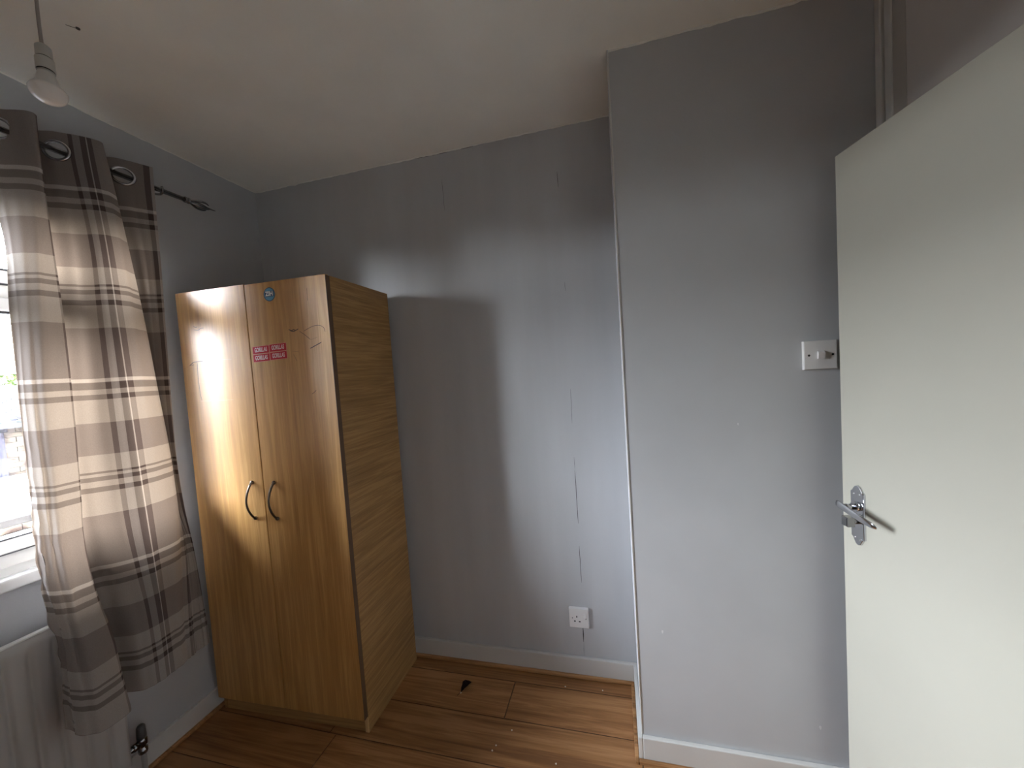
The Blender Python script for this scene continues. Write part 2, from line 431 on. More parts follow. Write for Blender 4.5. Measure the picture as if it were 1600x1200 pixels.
# ---------------------------------------------------------------- door frame on right wall (casing, stop, over-panel)
dc = empty('door_1', kind='structure'); JAMBM = paint('greyish_jamb_paint', (0.43, 0.40, 0.36, 1), rough=0.5, var=0.03, bump=0.15)
bm = bmesh.new(); bx(bm, RX-0.022, RX+0.11, -0.3335, BY-0.0005, 0, H-0.002, 0.003); mesh_obj('casing_strip', bm, TRIM, dc)
bm = bmesh.new(); bx(bm, RX-0.016, RX+0.11, -0.3635, -0.3370, 0, H-0.002, 0.003); mesh_obj('casing_strip', bm, TRIM, dc)
bm = bmesh.new(); bx(bm, RX-0.0135, RX+0.11, -0.4080, -0.3636, 0, H-0.002, 0.001); mesh_obj('door_jamb', bm, JAMBM, dc)
bm = bmesh.new(); bx(bm, RX-0.01, RX+0.11, DY0-0.05, DY0-0.004, 0, H-0.002, 0.003); mesh_obj('door_jamb', bm, TRIM, dc)
bm = bmesh.new(); bx(bm, RX-0.004, RX+0.11, DY0-0.004, -0.4085, 1.935, 1.972, 0.003); mesh_obj('head_rail', bm, TRIM, dc)
OVER = paint('white_panel_paint_in_shade', (0.56, 0.52, 0.49, 1), rough=0.5, var=0.02, bump=0.1)  # white paint with its shade put into the pinkish base colour
bm = bmesh.new(); bx(bm, RX-0.0125, RX+0.03, DY0-0.004, -0.4082, 1.972, H-0.002); mesh_obj('over_door_panel', bm, OVER, dc)

# ================================================================ DOOR LEAF
ex, ey = 2.39, -0.389
dv = Vector((0.21243, -0.97718, 0)); nv = Vector((-0.97718, -0.21243, 0))
DW = 0.745
hx, hy = ex + dv.x*DW, ey + dv.y*DW
dl = empty('door_leaf', (ex, ey, 0), 0, 'plain cream flush door standing slightly ajar at the right', 'door')
fD = lambda t, z, o: Vector((dv.x*t + nv.x*o, dv.y*t + nv.y*o, z))
bm = bmesh.new(); prism(bm, [(0, 0.008), (DW, 0.008), (DW, 1.920), (0, 1.920)], fD, -0.038, 0.0, bev=0.0018); mesh_obj('door_panel', bm, DOORM, dl)
hd = None
bm = bmesh.new()
c = 0.0512
outl = [(c-0.020, 0.888), (c-0.020, 1.012), (c-0.0155, 1.0155), (c-0.012, 1.022), (c-0.007, 1.0285), (c, 1.0315), (c+0.007, 1.0285), (c+0.012, 1.022), (c+0.0155, 1.0155), (c+0.020, 1.012), (c+0.020, 0.888), (c+0.0155, 0.8845), (c+0.012, 0.878), (c+0.007, 0.8695), (c, 0.8665), (c-0.007, 0.8695), (c-0.012, 0.878), (c-0.0155, 0.8845)]
outl = [(a, b) for a, b in reversed(outl)]
prism(bm, outl, fD, 0.0, 0.0055, bev=0.002)
hp = mesh_obj('handle_plate', bm, CHROME, dl, label='chrome backplate with pointed ends')
def cylN(bm, t, z, o0, o1, r, n=20, mi=0, r1=None):
    tube(bm, [fD(t, z, o0), fD(t, z, o1)], [r, r1 or r], n, mi=mi)
bm = bmesh.new()
cylN(bm, c-0.001, 0.9735, 0.0055, 0.013, 0.0125); cylN(bm, c-0.001, 0.9735, 0.012, 0.044, 0.0085)
pts = [fD(c-0.014, 0.982, 0.0485), fD(c-0.004, 0.980, 0.049), fD(c+0.03, 0.9725, 0.049), fD(c+0.06, 0.9665, 0.048), fD(c+0.085, 0.962, 0.046), fD(c+0.098, 0.960, 0.045)]
tube(bm, pts, [0.0075, 0.0100, 0.0098, 0.0090, 0.0078, 0.003], 14, flat=((0, 0, 1), 0.34))
mesh_obj('lever_handle', bm, CHROME, dl)
bm = bmesh.new()
cylN(bm, c-0.001, 0.934, 0.0055, 0.022, 0.0085); 
prism(bm, [(c-0.011, 0.922), (c+0.009, 0.922), (c+0.009, 0.947), (c-0.011, 0.947)], fD, 0.020, 0.040, bev=0.003)
mesh_obj('thumb_turn', bm, PEWTER, dl)
bm = bmesh.new()
SCREWM = simple('bright_screw', (0.9, 0.9, 0.9, 1), 0.15, 1.0); bm.free()
for (t, z) in ((0.0585, 1.008), (0.041, 1.006), (0.042, 0.886), (0.0585, 0.884)):
    bm = bmesh.new(); cylN(bm, t, z, 0.005, 0.0066, 0.0022, 10); mesh_obj('screw', bm, SCREWM, dl)
# latch plate on the free edge and hinges
bm = bmesh.new(); prism(bm, [(-0.0012, 0.94), (0.0, 0.94), (0.0, 1.0), (-0.0012, 1.0)], fD, -0.030, -0.008); mesh_obj('latch_plate', bm, CHROME, dl)
for z in (0.25, 1.0, 1.70):
    bm = bmesh.new(); tube(bm, [fD(DW+0.006, z-0.045, 0.004), fD(DW+0.006, z+0.045, 0.004)], 0.006, 12)
    prism(bm, [(DW-0.001, z-0.045), (DW+0.004, z-0.045), (DW+0.004, z+0.045), (DW-0.001, z+0.045)], fD, -0.034, 0.002)
    mesh_obj('hinge', bm, CHROME, dl)

# ================================================================ WARDROBE
WR = 0.0197; WW = 0.721; WD = 0.385; WH = 1.799
wd = empty('wardrobe', (0.762, -0.4231, 0), WR, 'light oak two-door wardrobe with bronze bow handles standing in the far corner', 'wardrobe')
t_ = 0.016
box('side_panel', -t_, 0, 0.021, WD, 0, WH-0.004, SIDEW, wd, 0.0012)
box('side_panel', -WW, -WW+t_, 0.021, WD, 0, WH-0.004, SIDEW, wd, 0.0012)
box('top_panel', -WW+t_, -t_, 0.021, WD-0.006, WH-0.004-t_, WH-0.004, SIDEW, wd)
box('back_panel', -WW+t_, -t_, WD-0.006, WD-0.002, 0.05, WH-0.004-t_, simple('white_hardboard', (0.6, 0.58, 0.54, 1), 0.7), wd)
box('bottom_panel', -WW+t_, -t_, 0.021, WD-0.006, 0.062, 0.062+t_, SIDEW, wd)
box('plinth', -WW+t_, -t_, 0.023, 0.039, 0.0, 0.062, PLINW, wd)
box('edge_strip', -t_, -0.0004, 0.0195, 0.021, 0.0, 0.062, simple('pale_oak_edge', (0.62, 0.42, 0.2, 1), 0.4), wd)
MID = -0.371
def wdoor(x0, x1, ztop, hside):
    bm = bmesh.new(); bx(bm, x0, x1, 0, 0.017, 0.066, ztop, 0.0012)
    d = mesh_obj('door', bm, [DOORW, GAPSHADE], wd)
    hxp = (x1-0.052) if hside > 0 else (x0+0.052)
    bm = bmesh.new(); pts = []; rr = []
    for k in range(21):
        a = k/20; z = 0.868 + 0.146*a; o = 0.030*math.sin(PI*a)**0.75
        pts.append((hxp, -o-0.002, z)); rr.append(0.0062 - 0.0012*math.sin(PI*a))
    tube(bm, pts, rr, 12, flat=((1, 0, 0), 0.5))
    for z in (0.868, 1.014): lathe(bm, [(0.0, 0.0005), (0.0075, 0.0), (0.0075, 0.003), (0.006, 0.006), (0, 0.006)], 14, Matrix.Translation((hxp, -0.0002, z)) @ Matrix.Rotation(PI/2, 4, 'X'))
    mesh_obj('handle', bm, BRONZE, d)
    return d
dL = wdoor(-WW+0.001, MID-0.0016, WH, 1)
dR = wdoor(MID+0.0022, -0.001, WH-0.003, -1)
# dark strip standing for shade in the door-to-carcass gap, on the right edge
box('gap_shade_strip', -0.0012, 0.0002, 0.0005, 0.0205, 0.068, WH-0.006, GAPSHADE, wd)
fW = lambda a, b, d: Vector((a, -d, b))
PENC = simple('dark_pencil', (0.06, 0.05, 0.045, 1), 1.0, spec=0.0)
SCR = simple('pale_scratch', (0.60, 0.47, 0.30, 1), 0.6)
def marks(lst, parent, mat, width, name):
    for pts in lst:
        sm = []
        if len(pts) > 2:
            n = (len(pts)-1)*4
            sm = [cr(pts, k/4) for k in range(n)] + [pts[-1]]
        else: sm = pts
        bm = bmesh.new(); ribbon(bm, sm, fW, width, 0.0004); mesh_obj(name, bm, mat, parent)
random.seed(4)
marks([[(-0.114, 1.595), (-0.092, 1.604), (-0.066, 1.611), (-0.041, 1.61), (-0.025, 1.6), (-0.021, 1.585)],
       [(-0.134, 1.597), (-0.11, 1.58), (-0.087, 1.561)], [(-0.176, 1.524), (-0.145, 1.519)], [(-0.084, 1.561), (-0.058, 1.567)],
       [(-0.17, 1.512), (-0.157, 1.486)], [(-0.104, 1.356), (-0.094, 1.361), (-0.082, 1.37)], [(-0.083, 1.754), (-0.085, 1.707)]], dR, PENC, 0.0014, 'pencil_mark')
marks([[(-0.182, 1.607), (-0.168, 1.602), (-0.159, 1.605), (-0.150, 1.601), (-0.138, 1.606)], [(-0.175, 1.602), (-0.160, 1.598), (-0.145, 1.603)],
       [(-0.093, 1.528), (-0.069, 1.537), (-0.04, 1.548)]], dR, PENC, 0.0028, 'pencil_mark')
marks([[(-0.641, 1.511), (-0.645, 1.444), (-0.642, 1.379), (-0.637, 1.355)], [(-0.624, 1.397), (-0.602, 1.398)], [(-0.642, 1.659), (-0.632, 1.654), (-0.621, 1.655)],
       [(-0.604, 1.667), (-0.605, 1.653)], [(-0.641, 1.645), (-0.62, 1.641), (-0.605, 1.647), (-0.589, 1.648)], [(-0.551, 1.603), (-0.557, 1.59)]], dL, PENC, 0.0016, 'pencil_mark')
marks([[(-0.683, 1.5), (-0.668, 1.509), (-0.653, 1.514), (-0.578, 1.516)]], dL, PENC, 0.0022, 'pencil_mark')
marks([[(-0.675, 1.502), (-0.660, 1.503)]], dL, PENC, 0.004, 'pencil_mark')
marks([[(-0.645, 1.352), (-0.476, 1.351)], [(-0.571, 1.519), (-0.466, 1.513)]], dL, SCR, 0.002, 'scratch')
def tmesh(txt, size, sx, fn, bm, mi, bold=0.0):
    cu = bpy.data.curves.new('t', 'FONT'); cu.body = txt; cu.size = size; cu.align_x = 'CENTER'; cu.align_y = 'CENTER'; cu.resolution_u = 3; cu.offset = bold
    ob = bpy.data.objects.new('t', cu); ALL.link(ob); bpy.context.view_layer.update()
    me = bpy.data.meshes.new_from_object(ob.evaluated_get(bpy.context.evaluated_depsgraph_get()))
    vs = [bm.verts.new(fn(v.co.x*sx, v.co.y)) for v in me.vertices]
    for p in me.polygons:
        try: f = bm.faces.new([vs[i] for i in p.vertices]); f.material_index = mi
        except ValueError: pass
    bpy.data.objects.remove(ob); bpy.data.curves.remove(cu); bpy.data.meshes.remove(me)
RED = simple('sticker_red', (0.50, 0.016, 0.028, 1), 0.6, spec=0.2); WHITE = simple('sticker_white', (0.85, 0.72, 0.72, 1), 0.6, spec=0.2)
PINK = simple('sticker_pink_border', (0.72, 0.30, 0.28, 1), 0.45)
SW, SH = 0.0765, 0.0275
for ix in range(2):
    for iz in range(2):
        cx = -0.362+0.005+SW/2 + ix*(SW+0.004); cz = 1.5075 + iz*(SH+0.0035) + ix*0.0035
        bm = bmesh.new()
        o4 = [(cx-SW/2-0.0012, cz-SH/2-0.0012), (cx+SW/2+0.0012, cz-SH/2+0.001), (cx+SW/2+0.0012, cz+SH/2+0.003), (cx-SW/2-0.0012, cz+SH/2+0.001)]
        prism(bm, o4, fW, 0.0, 0.0004, 2)
        o4 = [(cx-SW/2, cz-SH/2), (cx+SW/2, cz-SH/2+0.002), (cx+SW/2, cz+SH/2+0.002), (cx-SW/2, cz+SH/2)]
        prism(bm, o4, fW, 0.0004, 0.0006, 0)
        tmesh('GORILLAS', 0.0235, 0.555, lambda x, y: Vector((cx+x, -0.0009, cz+0.001+y*1.0+x*0.027)), bm, 1, 0.0006)
        mesh_obj('sticker', bm, [RED, WHITE, PINK], dR, label='red sticker with white lettering')
bm = bmesh.new(); cx, cz = -0.254, 1.7475
BLUE = simple('sticker_blue', (0.10, 0.32, 0.50, 1), 0.4); NAVY = simple('sticker_navy', (0.03, 0.09, 0.17, 1), 0.4)
circ = lambda r: [(cx+r*math.cos(k*PI/14), cz+r*math.sin(k*PI/14)) for k in range(28)]
prism(bm, circ(0.0265), fW, 0, 0.0004, 2); prism(bm, circ(0.0235), fW, 0.0004, 0.0006, 0)
prism(bm, [(cx-0.0205, cz-0.0095), (cx+0.0205, cz-0.0085), (cx+0.0205, cz+0.013), (cx-0.0205, cz+0.012)], fW, 0.0006, 0.0007, 2)
tmesh('ZIH', 0.025, 0.85, lambda x, y: Vector((cx+x, -0.0010, cz+0.0018+y*0.9)), bm, 1, 0.0012)
mesh_obj('sticker', bm, [BLUE, simple('sticker_cream', (0.78, 0.82, 0.78, 1), 0.4), NAVY], dR, label='round blue sticker with white letters')

# ================================================================ ELECTRICAL FITTINGS
def rrect(x0, x1, z0, z1): return [(x0, z0), (x1, z0), (x1, z1), (x0, z1)]
ls = empty('light_switch', (2.3775, BY, 1.343), 0, 'square white rocker light switch on the grey wall next to the door', 'switch')
fS = lambda a, b, d: Vector((a, -d, b))
bm = bmesh.new(); prism(bm, rrect(-0.0435, 0.0435, 0, 0.0855), fS, 0.0, 0.011, bev=0.0025); mesh_obj('face_plate', bm, PLAS, ls)
bm = bmesh.new(); prism(bm, [(0, 0), (0.005, 0.0), (0.0085, 0.018), (0.0, 0.024)], lambda a, b, d: Vector((d, -0.0112-a, 0.031+b)), -0.0085, 0.0085); mesh_obj('rocker', bm, PLAS, ls)
for x in (-0.030, 0.031):
    bm = bmesh.new(); tube(bm, [(x, -0.0105, 0.0425), (x, -0.0116, 0.0425)], 0.0032, 14); mesh_obj('screw', bm, BLACK, ls)
so = empty('wall_socket', (1.5685, 0, 0.2295), 0, 'white single plug socket low on the back wall above the skirting', 'socket')
bm = bmesh.new(); prism(bm, rrect(-0.043, 0.043, 0, 0.0875), fS, 0.0, 0.014, bev=0.002); mesh_obj('face_plate', bm, PLAS, so)
bm = bmesh.new()
def pin(rx_, rz_, w_, h_):
    a, b = -0.043+0.086*rx_, 0.0875*(1-rz_); prism(bm, rrect(a-w_/2, a+w_/2, b-h_/2, b+h_/2), fS, 0.0135, 0.0143)
pin(0.40, 0.42, 0.005, 0.008); pin(0.29, 0.66, 0.008, 0.005); pin(0.54, 0.67, 0.008, 0.005)
mesh_obj('pin_holes', bm, BLACK, so)
DSC = simple('dull_screw', (0.2, 0.2, 0.2, 1), 0.4, 0.8)
for rx_ in (0.17, 0.87):
    bm = bmesh.new(); a = -0.043+0.086*rx_; tube(bm, [(a, -0.0135, 0.0437), (a, -0.0146, 0.0437)], 0.0026, 12); mesh_obj('screw', bm, DSC, so)
bm = bmesh.new(); prism(bm, [(0, 0), (0.007, 0.006), (0.0025, 0.022), (0.0, 0.022)], lambda a, b, d: Vector((0.0265+d, -0.014-a, 0.043+b)), -0.0045, 0.0045); mesh_obj('rocker', bm, PLAS, so)

# ================================================================ RADIATOR
RYE = -0.735; RT = 0.709; RB = 0.105
rd = empty('radiator', (0.045, -1.30, 0), 0, 'white panel radiator with vertical grooves under the window', 'radiator')
ry0 = -1.85
bm = bmesh.new()
# front panel with pressed vertical grooves: height-field grid
px_ = 0.077 - 0.045
nY, nZ = 330, 36
pitch_ = 0.0467
vs = []
for j in range(nZ+1):
    z = RB + (RT-RB)*j/nZ; row = []
    for k in range(nY+1):
        y = ry0 + (RYE-ry0)*k/nY
        u = ((y - RYE) / pitch_); d = abs(u - round(u))*pitch_
        inside = min(max((z-RB-0.035)/0.02, 0), 1) * min(max((RT-0.04-z)/0.02, 0), 1) * min(max((RYE-0.02-y)/0.012, 0), 1)
        g = -0.009*math.exp(-(d/0.0065)**2)*inside
        e = 0.012*(1-min(1, min(z-RB, RT-z, RYE-y, y-ry0)/0.010))**2
        row.append(bm.verts.new((px_+g-e*0.6, y+1.30, z)))
    vs.append(row)
for j in range(nZ):
    for k in range(nY):
        f = bm.faces.new((vs[j][k], vs[j][k+1], vs[j+1][k+1], vs[j+1][k])); f.smooth = True
mesh_obj('front_panel', bm, RADM, rd)
bm = bmesh.new(); bx(bm, 0.014, px_-0.010, ry0+1.302, RYE+1.298, RB+0.004, RT-0.004, 0.004); mesh_obj('water_panel', bm, RADM, rd)
bm = bmesh.new(); bx(bm, 0.012, px_-0.002, ry0+1.300, RYE+1.301, RT-0.004, RT+0.003, 0.002); mesh_obj('top_seam', bm, simple('radiator_top_enamel', (0.78, 0.77, 0.74, 1), 0.3), rd)
for y in (ry0+1.45, RYE+1.15):
    bm = bmesh.new(); bx(bm, -0.0445, 0.016, y-0.015, y+0.015, RB+0.08, RT-0.08, 0.001); mesh_obj('wall_bracket', bm, RADM, rd)
rv = empty('radiator_valve', (0.062, -0.700, 0), 0, 'chrome radiator valve with pipe rising from the floor beside the radiator', 'valve')
bm = bmesh.new(); tube(bm, [(0, 0, 0.0), (0, 0, 0.125)], 0.0075, 14); mesh_obj('pipe', bm, simple('painted_pipe', (0.35, 0.33, 0.31, 1), 0.4), rv)
bm = bmesh.new()
lathe(bm, [(0.0, 0.150), (0.011, 0.150), (0.013, 0.154), (0.013, 0.168), (0.009, 0.171), (0.009, 0.178), (0.014, 0.182), (0.014, 0.20), (0.010, 0.208), (0, 0.208)], 12)
tube(bm, [(0, 0, 0.19), (0, -0.046, 0.19)], 0.009, 12); tube(bm, [(0, -0.014, 0.19), (0, -0.028, 0.19)], 0.014, 6)
mesh_obj('valve_body', bm, PEWTER, rv).location = (0, 0, -0.04)
bm = bmesh.new(); lathe(bm, [(0.0, 0.206), (0.013, 0.206), (0.0135, 0.212), (0.012, 0.248), (0.008, 0.254), (0, 0.254)], 10); mesh_obj('valve_cap', bm, simple('dark_cap', (0.06, 0.06, 0.06, 1), 0.3), rv).location = (0, 0, -0.04)

# ================================================================ CURTAIN ROD
RODX, RODZ = 0.10, 2.183
cr_ = empty('curtain_rod', (RODX, -1.12, RODZ), 0, 'dark metal curtain rod with a pointed leaf finial above the window', 'curtain rod')
yA, yB = -1.68+1.12, -0.405+1.12
bm = bmesh.new(); tube(bm, [(0, yA, 0), (0, yB, 0)], 0.0088, 18); mesh_obj('pole', bm, PEWTER, cr_)
def finial(y, s):
    Mx = Matrix.Translation((0, y, 0)) @ Matrix.Rotation(-PI/2*s, 4, 'X')
    bm = bmesh.new()
    lathe(bm, [(0, 0), (0.0115, 0), (0.0125, 0.003), (0.0115, 0.007), (0.0095, 0.009), (0.0125, 0.013), (0.0125, 0.016), (0.006, 0.021), (0.005, 0.030), (0.0085, 0.040), (0.010, 0.052), (0.0085, 0.066), (0.0045, 0.084), (0.0022, 0.112), (0, 0.122)], 18, Mx)
    # four curling leaves round the spear
    for q in range(4):
        a = q*PI/2 + PI/4; pts = []
        for k in range(11):
            t = k/10; r = 0.005 + 0.013*math.sin(PI*t*0.8)**1.2; h = 0.018 + 0.072*t - 0.012*max(0, t-0.75)*4*0.4
            pts.append(Mx @ Vector((r*math.cos(a), r*math.sin(a), h)))
        tube(bm, pts, [0.0022+0.0026*math.sin(PI*k/10) for k in range(11)], 7)
    mesh_obj('finial', bm, PEWTER, cr_)
finial(yB, 1); finial(yA, -1)
def rod_bracket(y):
    bm = bmesh.new()
    lathe(bm, [(0, 0), (0.021, 0), (0.021, 0.003), (0.015, 0.007), (0.007, 0.010), (0, 0.010)], 18, Matrix.Translation((-RODX, y, 0.004)) @ Matrix.Rotation(PI/2, 4, 'Y'))
    tube(bm, [(-RODX+0.006, y, 0.004), (-0.05, y, -0.004), (-0.014, y, -0.014), (0.0, y, -0.0165), (0.012, y, -0.012), (0.0145, y, 0.0), (0.012, y, 0.010)], 0.0042, 10)
    tube(bm, [(-RODX+0.008, y, 0.012), (-RODX+0.022, y, 0.026), (-RODX+0.036, y, 0.034), (-RODX+0.040, y, 0.046)], [0.004, 0.005, 0.0035, 0.001], 8)
    mesh_obj('bracket', bm, PEWTER, cr_)
rod_bracket(-0.487+1.12); rod_bracket(-1.60+1.12)

# ================================================================ CURTAIN
TOP, BOT = 2.240, 0.385
levels = [
 (2.240, [(.050,-.935),(.100,-.862),(.155,-.836),(.153,-.812),(.052,-.788),(.100,-.758),(.155,-.705),(.153,-.668),(.050,-.645),(.100,-.604),(.140,-.527)]),
 (2.150, [(.055,-.915),(.100,-.866),(.160,-.838),(.155,-.814),(.048,-.790),(.095,-.755),(.160,-.702),(.150,-.655),(.048,-.640),(.092,-.600),(.138,-.528)]),
 (1.900, [(.075,-.872),(.125,-.870),(.172,-.847),(.165,-.817),(.045,-.790),(.090,-.735),(.167,-.688),(.132,-.620),(.045,-.612),(.080,-.570),(.132,-.531)]),
 (1.650, [(.088,-.882),(.135,-.876),(.176,-.860),(.168,-.815),(.045,-.792),(.085,-.735),(.167,-.681),(.120,-.592),(.048,-.592),(.075,-.560),(.130,-.540)]),
 (1.400, [(.098,-.890),(.138,-.886),(.178,-.868),(.167,-.817),(.048,-.795),(.085,-.735),(.167,-.676),(.112,-.570),(.055,-.578),(.072,-.556),(.130,-.545)]),
 (1.150, [(.105,-.895),(.145,-.890),(.180,-.870),(.168,-.823),(.055,-.800),(.092,-.738),(.168,-.670),(.118,-.556),(.072,-.566),(.080,-.552),(.128,-.545)]),
 (0.950, [(.115,-.903),(.150,-.892),(.182,-.872),(.172,-.830),(.070,-.800),(.105,-.742),(.170,-.664),(.125,-.556),(.092,-.556),(.100,-.548),(.128,-.535)]),
 (0.800, [(.135,-.905),(.168,-.895),(.195,-.870),(.185,-.825),(.085,-.785),(.125,-.737),(.172,-.660),(.140,-.565),(.128,-.550),(.130,-.538),(.135,-.526)]),
 (0.650, [(.158,-.900),(.182,-.890),(.212,-.865),(.192,-.805),(.088,-.768),(.145,-.730),(.174,-.657),(.150,-.580),(.140,-.555),(.140,-.535),(.140,-.520)]),
 (0.500, [(.160,-.903),(.190,-.893),(.222,-.860),(.200,-.797),(.088,-.762),(.150,-.726),(.174,-.655),(.155,-.590),(.143,-.560),(.146,-.535),(.142,-.514)]),
 (0.385, [(.162,-.905),(.192,-.893),(.218,-.855),(.205,-.790),(.090,-.758),(.152,-.724),(.173,-.654),(.158,-.595),(.145,-.562),(.150,-.536),(.142,-.511)]),
]
US = [0.0, .065, .125, .160, .232, .285, .378, .445, .520, .580, .665]
SUB = 11; NZ = 230
nC = (len(US)-1)*SUB
def csect(z):
    for i in range(len(levels)-1):
        if z >= levels[i+1][0] - 1e-9:
            f = (levels[i][0]-z)/(levels[i][0]-levels[i+1][0]); break
    out = []
    for c in range(len(US)):
        P = [levels[max(i-1, 0)], levels[i], levels[i+1], levels[min(i+2, len(levels)-1)]]
        xy = []
        for a in (0, 1):
            p0, p1, p2, p3 = (q[1][c][a] for q in P)
            h = P[2][0]-P[1][0]; m1 = (p2-p0)/((P[2][0]-P[0][0]) or 1)*h if P[0] is not P[1] else (p2-p1)
            m2 = (p3-p1)/((P[3][0]-P[1][0]) or 1)*h if P[3] is not P[2] else (p2-p1)
            xy.append((2*f**3-3*f*f+1)*p1 + (f**3-2*f*f+f)*m1 + (-2*f**3+3*f*f)*p2 + (f**3-f*f)*m2)
        out.append(tuple(xy))
    return out
grid = []; uvs = []
for r in range(NZ+1):
    v = r/NZ; z0 = TOP - (TOP-BOT)*v; cs = csect(z0); row = []; ur = []
    for c in range(nC+1):
        t = c/SUB; x, y = cr(cs, min(t, len(US)-1.0001)); u = cr([(q,) for q in US], min(t, len(US)-1.0001))[0]
        z = z0
        # crumple of the leading fold where it is pushed over the sill and radiator
        k = max(0.0, 1-u/0.20); low = min(1, max(0, (1.45-z0)/0.5))
        w1 = noise.noise(Vector((u*22, z0*7, 1.7))); w2 = noise.noise(Vector((u*60+z0*14, z0*20-u*30, 5.1)))
        x += k*low*(0.011*w1 + 0.0055*w2); y += k*low*0.004*w2
        lift = 0.045*max(0, (0.14-u)/0.14)**1.6 * min(1, max(0, (0.95-z0)/0.5))**1.5
        z += lift + 0.002*math.sin(u*33+1)*v
        x += 0.010*noise.noise(Vector((u*48, z0*0.9, 9)))*min(1, v*4); y += 0.003*noise.noise(Vector((u*30, z0*1.5, 19)))
        row.append(Vector((x, y, z))); ur.append((u, TOP - z0))
    grid.append(row); uvs.append(ur)
# eyelets at the five places where the heading crosses the rod
ez = 2.183
def cross_at(tt):
    return Vector((*cr(csect(ez), tt), ez)), Vector((*cr(csect(ez), tt+0.05), ez)) - Vector((*cr(csect(ez), tt-0.05), ez))
ey_t = []
for tt0 in (1.0, 3.5, 5.0, 7.5, 9.0):
    best = min([tt0-0.45+0.02*k for k in range(46)], key=lambda s: abs(cr(csect(ez), s)[0]-RODX)); ey_t.append(best)
eyes = [cross_at(s) for s in ey_t]
ct = empty('curtain', (0.10, -0.72, 0), 0, 'beige and taupe checked eyelet curtain bunched at the side of the window', 'curtain')
base = Vector((0.10, -0.72, 0))
bm = bmesh.new(); uvl = bm.loops.layers.uv.new('UVMap')
V = [[bm.verts.new(p-base) for p in row] for row in grid]
for r in range(NZ):
    for c in range(nC):
        q = (grid[r][c]+grid[r+1][c+1])/2
        if q.z > 2.1 and any((q-e[0]).length < 0.0262 for e in eyes): continue
        f = bm.faces.new((V[r][c], V[r+1][c], V[r+1][c+1], V[r][c+1])); f.smooth = True
        for lp, (a, b) in zip(f.loops, ((r, c), (r+1, c), (r+1, c+1), (r, c+1))): lp[uvl].uv = uvs[a][b]
bmesh.ops.delete(bm, geom=[v for v in bm.verts if not v.link_faces], context='VERTS')
CN = NT('checked_curtain_cloth')
TAU, LIG, DAR, WHI = (0.165, 0.140, 0.136, 1), (0.42, 0.392, 0.360, 1), (0.085, 0.068, 0.064, 1), (0.62, 0.59, 0.56, 1)
LW, GW = (0.36, 0.330, 0.300, 1), (0.38, 0.365, 0.355, 1)
P = 0.62; B0 = TOP-2.079
seq = [(0, WHI), (.010, TAU), (.013, DAR), (.034, LIG), (.052, DAR), (.070, LIG), (.146, TAU), (.252, LIG), (.309, DAR), (.316, LIG), (.326, DAR), (.341, LIG), (.360, DAR), (.376, LIG), (.452, TAU)]
uvn = CN.n('UVMap'); sep = CN.n('SeparateXYZ'); CN.l(uvn.outputs[0], sep.inputs[0])
ma = CN.n('Math', _operation='ADD'); CN.l(sep.outputs[1], ma.inputs[0]); ma.inputs[1].default_value = P*3-B0
mb = CN.n('Math', _operation='DIVIDE'); CN.l(ma.outputs[0], mb.inputs[0]); mb.inputs[1].default_value = P
mc = CN.n('Math', _operation='FRACT'); CN.l(mb.outputs[0], mc.inputs[0])
weft = CN.ramp([(a/P, c) for a, c in seq], 'CONSTANT'); CN.l(mc.outputs[0], weft.inputs[0])
useq = [(0, LW), (.150, DAR), (.162, GW), (.180, DAR), (.195, WHI), (.200, LW), (.318, DAR), (.332, GW), (.350, DAR), (.366, WHI), (.3705, DAR), (.384, LW), (.47, DAR), (.485, LW), (.500, DAR), (.515, LW), (.640, DAR), (.655, WHI)]
warp = CN.ramp(useq, 'CONSTANT'); CN.l(sep.outputs[0], warp.inputs[0])
mix = CN.n('Mix', _data_type='RGBA', _blend_type='MIX'); mix.inputs[0].default_value = 0.47
CN.l(weft.outputs[0], mix.inputs[6]); CN.l(warp.outputs[0], mix.inputs[7])
tcn = CN.n('TexCoord'); wv = CN.n('TexNoise', Scale=420.0, Detail=2.0); CN.l(tcn.outputs['Object'], wv.inputs['Vector'])
hs = CN.n('MapRange'); CN.l(wv.outputs[0], hs.inputs[0]); hs.inputs[3].default_value = 0.86; hs.inputs[4].default_value = 1.14
mul = CN.n('Mix', _data_type='RGBA', _blend_type='MULTIPLY'); mul.inputs[0].default_value = 1.0
CN.l(mix.outputs[2], mul.inputs[6]); CN.l(hs.outputs[0], mul.inputs[7])
df = CN.n('BsdfDiffuse', Roughness=0.6); tl = CN.n('BsdfTranslucent'); ms = CN.n('MixShader', Fac=0.08)
wm = CN.n('Mix', _data_type='RGBA', _blend_type='MULTIPLY'); wm.inputs[0].default_value = 1.0; CN.l(mul.outputs[2], wm.inputs[6]); wm.inputs[7].default_value = (1.0, 0.80, 0.62, 1)
CN.l(mul.outputs[2], df.inputs[0]); CN.l(wm.outputs[2], tl.inputs[0])
bp = CN.n('Bump', Strength=0.25, Distance=0.001); CN.l(wv.outputs[0], bp.inputs['Height']); CN.l(bp.outputs[0], df.inputs['Normal'])
CN.l(df.outputs[0], ms.inputs[1]); CN.l(tl.outputs[0], ms.inputs[2]); CN.l(ms.outputs[0], CN.t.nodes['Material Output'].inputs[0])
CN.t.nodes.remove(CN.b)
mesh_obj('cloth', bm, CN.m, ct)
EYE = simple('brushed_nickel_eyelet', (0.50, 0.50, 0.52, 1), 0.25, 1.0)
